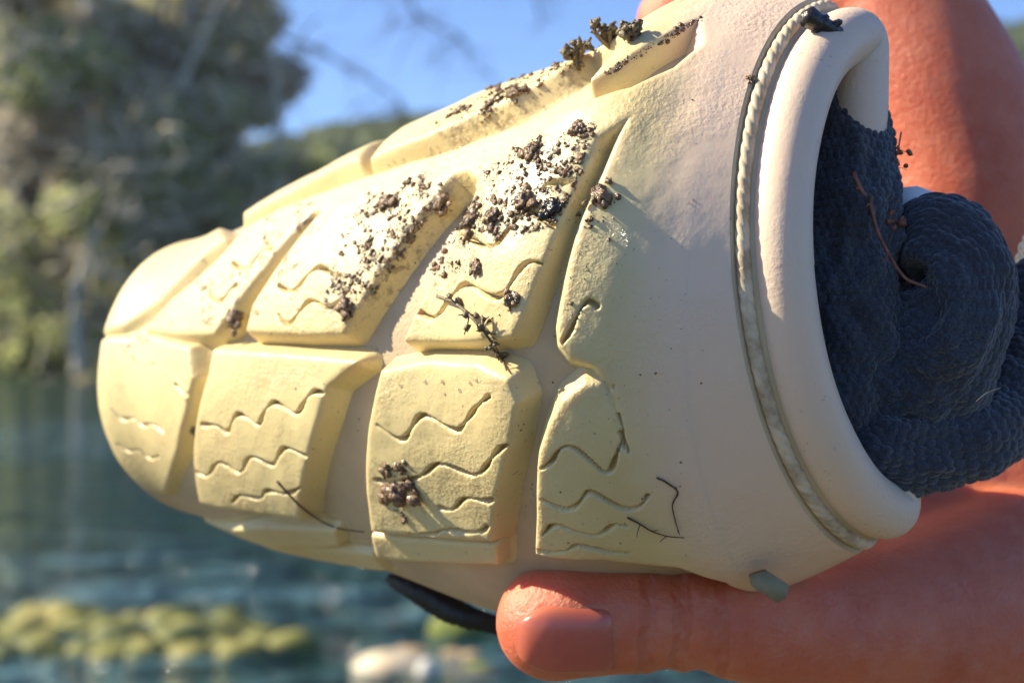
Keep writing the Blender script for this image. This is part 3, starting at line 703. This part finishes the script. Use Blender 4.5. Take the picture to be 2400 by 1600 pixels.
# stones
M['stone_pale'] = simple('stone_pale', (.62, .55, .40), .7, (.50, .36, .22), 6, .01)
M['stone_white'] = simple('stone_white', (.70, .68, .62), .7, (.5, .48, .42), 8, .01)
M['stone_tan'] = simple('stone_tan', (.48, .33, .16), .7, (.32, .22, .12), 8, .01)
M['stone_moss'] = simple('stone_moss', (.22, .24, .03), .8, (.07, .10, .02), 9, .01)
M['stone_dark'] = simple('stone_dark', (.05, .05, .045), .5, (.12, .11, .09), 8, .01)
def stone(px, py, wpx, hpx, Y, mat, lab, seed):
    r = wpx / 2 / F * Y; c = at(px, py, Y)
    o = blob('stone', c, 1, M[mat], None, 4, (r, r * .9, hpx / 2 / F * Y), seed, .16, 1.1); tag(o, lab, 'stone', 'stones at the water edge')
stone(915, 1585, 215, 120, 4.75, 'stone_pale', 'largest cream boulder at the bottom edge of the shore', 1)
stone(1002, 1600, 62, 120, 4.65, 'stone_white', 'narrow white stone right of the cream boulder', 2)
stone(960, 1545, 110, 60, 4.95, 'stone_tan', 'flat tan stone behind the cream boulder', 3)
stone(1080, 1478, 150, 100, 5.3, 'stone_moss', 'mossy yellow green boulder left of the thumb', 4)
stone(1060, 1552, 90, 62, 4.95, 'stone_tan', 'tan stone under the mossy boulder', 5)
stone(1105, 1548, 60, 50, 4.9, 'stone_tan', 'small orange tan stone nearest the thumb', 6)
stone(1130, 1600, 110, 60, 4.6, 'stone_dark', 'black wet stone below the thumb tip', 7)
stone(1120, 1572, 90, 40, 4.75, 'stone_moss', 'low green stone just above the black one', 8)
stone(192, 897, 42, 26, 40, 'stone_tan', 'pale stone on the far bank by the dark water', 9)
stone(120, 893, 60, 20, 41, 'stone_dark', 'dark stone on the far bank left of the pale one', 10)
stone(820, 1600, 80, 40, 4.7, 'stone_white', 'small white stone left of the cream boulder', 11)
# shallow pebble bar, left
its = []
for k in range(900):
    Y = random.uniform(4.9, 5.6); px = random.uniform(-500, 620 + (5.75 - Y) * 250)
    if random.random() < smooth(np.array((px - 350) / 450.)) or vnoise(np.array([px / 90, Y * 3.5, 0])) < .25: continue
    r = random.uniform(.018, .07); V, Fc = lump(np.array([bgx(px, Y), Y, random.uniform(-.075, -.012)]), np.array([0, 0, 1.]), r, 2, amp=.2, sq=.6); its.append((V, Fc))
m, t, b = new_mat('pebbles'); M['pebbles'] = m
n = tex(t, 'ShaderNodeTexNoise', 5, detail=2); t.links.new(ramp(t, n.outputs[0], [(.35, (.05, .07, .02)), (.5, (.17, .17, .035)), (.62, (.28, .24, .07))]).outputs[0], b.inputs['Base Color']); b.inputs['Roughness'].default_value = .7
o = mesh_np('shallow_pebbles', *join(its), M['pebbles']); tag(o, 'yellow green pebbles in the shallow water', 'pebbles', kind='stuff')
# leaves
def leaf_mat(name, cols, scale=2.5):
    m, t, b = new_mat(name); n = tex(t, 'ShaderNodeTexNoise', scale, detail=6, rough=.8)
    st = [(.30 + .40 * i / (len(cols) - 1), c) for i, c in enumerate(cols)]
    t.links.new(ramp(t, n.outputs[0], st).outputs[0], b.inputs['Base Color']); b.inputs['Roughness'].default_value = .55
    tr = t.nodes.new('ShaderNodeBsdfTranslucent'); t.links.new(b.inputs['Base Color'].links[0].from_socket, tr.inputs[0])
    mx = t.nodes.new('ShaderNodeMixShader'); mx.inputs[0].default_value = .72; t.links.new(b.outputs[0], mx.inputs[1]); t.links.new(tr.outputs[0], mx.inputs[2])
    t.links.new(mx.outputs[0], t.nodes['Material Output'].inputs[0]); return m
M['leaf_green'] = leaf_mat('leaf_green', [(.16, .22, .14), (.27, .34, .20), (.62, .62, .25), (.25, .30, .20)])
M['leaf_olive'] = leaf_mat('leaf_olive', [(.24, .27, .20), (.46, .46, .33), (.66, .62, .34), (.38, .40, .29)])
M['leaf_brown'] = leaf_mat('leaf_brown', [(.30, .30, .25), (.60, .50, .41), (.54, .52, .43), (.66, .48, .38)])
M['bark_pale'] = simple('bark_pale', (.58, .52, .40), .9, (.40, .35, .26), 3)
M['bark_dark'] = simple('bark_dark', (.07, .055, .04), .9, (.12, .10, .07), 3)
def leaves(centres, radii, n, size):
    c = np.array(centres); r = np.array(radii); wgt = r.prod(1); k = rng.choice(len(c), n, p=wgt / wgt.sum())
    d = rng.normal(size=(n, 3)); d /= np.linalg.norm(d, axis=1, keepdims=True); d *= rng.uniform(.45, 1.05, (n, 1))
    P0 = c[k] + d * r[k]; a = rng.normal(size=(n, 3)); a /= np.linalg.norm(a, axis=1, keepdims=True)
    b_ = np.cross(a, rng.normal(size=(n, 3))); b_ /= np.linalg.norm(b_, axis=1, keepdims=True); s_ = rng.uniform(.5, 1.3, (n, 1)) * size
    V = np.stack([P0 - a * s_, P0 - b_ * s_ * .5, P0 + a * s_, P0 + b_ * s_ * .5], 1).reshape(-1, 3)
    return V, np.arange(4 * n).reshape(n, 4)
def tree(x, Y, h, rad, mat, lab, seed, bark='bark_dark', n=5000, size=.16):
    random.seed(seed); z0 = bgz(872, Y); root = empty('broadleaf_tree', (x, Y, z0)); tag(root, lab, 'tree', 'trees on the far bank')
    tr = [np.array([x, Y, z0 - .5]), np.array([x + .2, Y, z0 + h * .3]), np.array([x - .1, Y, z0 + h * .6]), np.array([x + .2, Y, z0 + h * .9])]
    tube('trunk', tr, [h * .022, h * .017, h * .011, h * .004], M[bark], root)
    its = []; cs = []; rs = []
    for k in range(15):
        f = random.uniform(.06, .95); base = tr[0] + (tr[-1] - tr[0]) * f; ang = random.uniform(0, 6.28); L_ = rad * random.uniform(.4, 1.0) * (1.15 - .6 * abs(f - .45))
        e = base + np.array([math.cos(ang) * L_, math.sin(ang) * L_, random.uniform(.1, .5) * L_])
        tube('branch', [base, (base + e) / 2 + np.array([0, 0, .2]), e], [h * .007, h * .005, h * .002], M[bark], root, nt_=6, sub=3); cs.append(e); rs.append(np.array([1, 1, .8]) * random.uniform(.22, .42) * rad)
        cs.append((base + e) / 2); rs.append(np.array([1, 1, .8]) * random.uniform(.2, .35) * rad)
    tw = []
    for k in range(170):
        c0 = cs[random.randrange(len(cs))] + rng.normal(size=3) * .4; c0[1] -= rad * .5; d = np.array([random.uniform(-1, 1), random.uniform(-.4, .1), random.uniform(-.6, 1)]) * random.uniform(.5, 1.6)
        tw.append(tube(None, [c0, c0 + d * .5 + rng.normal(size=3) * .12, c0 + d], [.05, .035, .02], None, nt_=4, sub=2))
    tag(mesh_np('twigs', *join(tw), M['bark_pale'], root), kind='stuff')
    V, Fc = leaves(cs, rs, n, size); mesh_np('crown', V, Fc, M[mat], root, smooth=False)
TR = [(-30, 57, 22, 4.4, 'leaf_brown', 'tallest pale brown tree behind the left edge trees'),
 (130, 58, 22, 4.2, 'leaf_olive', 'tall pale olive tree rising behind the leaning one'),
 (-90, 46, 15, 3.6, 'leaf_green', 'leafy green tree at the left edge of the photo'),
 (60, 49, 17, 3.4, 'leaf_olive', 'tall olive tree second from the left on the far bank'),
 (170, 45, 10, 3.0, 'leaf_green', 'low dark green tree leaning over the left water'),
 (260, 52, 19, 3.5, 'leaf_brown', 'tall brownish tree with thinning autumn leaves'),
 (370, 47, 12, 2.8, 'leaf_olive', 'yellow olive tree before the tall brownish one'),
 (450, 50, 18, 2.6, 'leaf_brown', 'brown tree with a pale trunk near the open sky'),
 (540, 53, 18, 1.9, 'leaf_olive', 'last tall tree before the blue sky'),
 (520, 46, 8, 2.4, 'leaf_green', 'low dark tree behind the left end of the toy'),
 (330, 44.5, 6, 2.2, 'leaf_green', 'dark shrubby tree right above the dark bank'),
 (40, 47, 15, 3.2, 'leaf_brown', 'russet tree filling the gap left of the forked trunk'),
 (330, 60, 21, 4.0, 'leaf_brown', 'broad pale tree at the back of the left group'),
 (480, 57, 20, 3.0, 'leaf_olive', 'pale yellow tree at the back beside the sky'),
 (640, 60, 8.6, 2.4, 'leaf_green', 'small green tree at the foot of the hill')]
for i, (px, Y, h, rad, mt, lab) in enumerate(TR):
    tree(bgx(px, Y), Y, h, rad, mt, lab, 40 + i, 'bark_pale' if 'pale' in lab or 'autumn' in lab else 'bark_dark', n=11000 if h > 11 else 8000)
random.seed(5)
# bank undergrowth
V, Fc = leaves([np.array([bgx(px, 44 + random.random() * 3), 44 + random.random() * 3, random.uniform(-.2, 1.6)]) for px in range(-400, 1500, 30)], [np.array([.9, .9, .7])] * 64, 9000, .14)
o = mesh_np('bank_undergrowth', V, Fc, M['leaf_green'], None, smooth=False); tag(o, 'dark undergrowth along the far river bank', 'undergrowth', kind='stuff')
# pale bare trunks and limbs before the crowns
def bare(name, pts, r0, r1, mat, lab, twigs=0, cat='dead tree'):
    P3 = [at(x, y, Y) for x, y, Y in pts]; root = empty(name, tuple(P3[0])); tag(root, lab, cat)
    tube('trunk', P3, np.linspace(r0, r1, len(P3)), M[mat], root); its = []
    for k in range(twigs):
        i = random.randrange(1, len(P3)); b0 = P3[i]; d = np.array([random.uniform(-1, 1), random.uniform(-.3, .3), random.uniform(-1, .4)]); L_ = random.uniform(.5, 1.8)
        m1 = b0 + d * L_ * .5; e = b0 + d * L_ + np.array([0, 0, -.3]); its.append(tube(None, [b0, m1, e], [r1 * .9, r1 * .7, r1 * .4], None, nt_=5, sub=3))
        for _ in range(3):
            d2 = rng.normal(size=3) * .35; its.append(tube(None, [m1, m1 + d2 * .5, m1 + d2], [r1 * .6, r1 * .5, r1 * .3], None, nt_=4, sub=2))
    if its: tag(mesh_np('twigs', *join(its), M[mat], root), kind='stuff')
bare('bare_tree', [(185,880,43),(178,700,43),(205,600,43),(225,520,43),(235,500,43)], .16, .09, 'bark_pale', 'pale forked dead trunk leaning over the left bank')
bare('bare_tree', [(215,610,43),(270,595,43),(340,560,43),(390,545,43)], .07, .03, 'bark_pale', 'pale fallen limb reaching right from the forked trunk')
bare('bare_tree', [(650,820,48),(652,400,48),(650,260,48),(645,120,48)], .17, .10, 'bark_pale', 'straight pale trunk standing at the edge of the sky')
bare('bare_tree', [(300,500,46),(400,250,46),(470,100,46),(540,-60,46)], .12, .08, 'bark_pale', 'slanting pale trunk crossing the leafy trees')
bare('bare_tree', [(560,-200,42),(640,60,42),(745,115,42),(800,150,42),(900,210,42),(940,240,42)], .06, .022, 'bark_dark', 'thin dark bough reaching into the sky from the left', 16)
bare('bare_tree', [(880,-260,40),(930,-60,40),(985,40,40),(1080,90,40),(1100,150,40)], .05, .02, 'bark_dark', 'hanging bare bough against the middle of the sky', 14)
bare('bare_tree', [(1230,-260,40),(1240,-100,40),(1262,20,40),(1270,60,40)], .045, .02, 'bark_dark', 'short bare bough high in the sky above the toy', 10)
# hill forest
M['forest'] = leaf_mat('forest', [(.04, .08, .03), (.08, .14, .045), (.16, .22, .07), (.20, .18, .09)], .12)
its = []; Vb, Fb = ico(2)
for k in range(2600):
    Y = random.uniform(100, 320); x = random.uniform(-.22, .36) * Y * 1.15
    zi = np.interp(x, [-1500, -60, -37, 0, 50, 86, 120, 400, 1500], [52, 26, 30, 37, 45, 51, 54, 56, 50]) * float(smooth(np.array((Y - 75) / 225))) + .8
    r = random.uniform(1.3, 2.8); V = Vb * (1 + .8 * fbm(Vb * 2 + k, 3))[:, None] * np.array([r, r, r * 1.2]); its.append((V + np.array([x, Y, zi + r * .3]), Fb))
o = mesh_np('hill_forest', *join(its), M['forest'], None, smooth=False); tag(o, 'green forest covering the hill behind the river', 'forest', kind='stuff')

# ---------------------------------------------------------------- air
hm = bpy.data.materials.new('haze'); hm.use_nodes = True; ht = hm.node_tree; ht.nodes.remove(ht.nodes['Principled BSDF'])
pv = ht.nodes.new('ShaderNodeVolumePrincipled'); pv.inputs['Color'].default_value = (.93, .95, 1, 1); pv.inputs['Density'].default_value = HAZE
pv.inputs['Anisotropy'].default_value = .2; ht.links.new(pv.outputs[0], ht.nodes['Material Output'].inputs['Volume'])
x0, x1, y0, y1, z0, z1 = -505, 505, -85, 485, -4, 72
V = np.array([[x, y, z] for x in (x0, x1) for y in (y0, y1) for z in (z0, z1)], float)
o = mesh_np('haze', V, np.array([[0,1,3,2],[4,6,7,5],[0,4,5,1],[2,3,7,6],[0,2,6,4],[1,5,7,3]]), hm, None, smooth=False); o['kind'] = 'stuff'
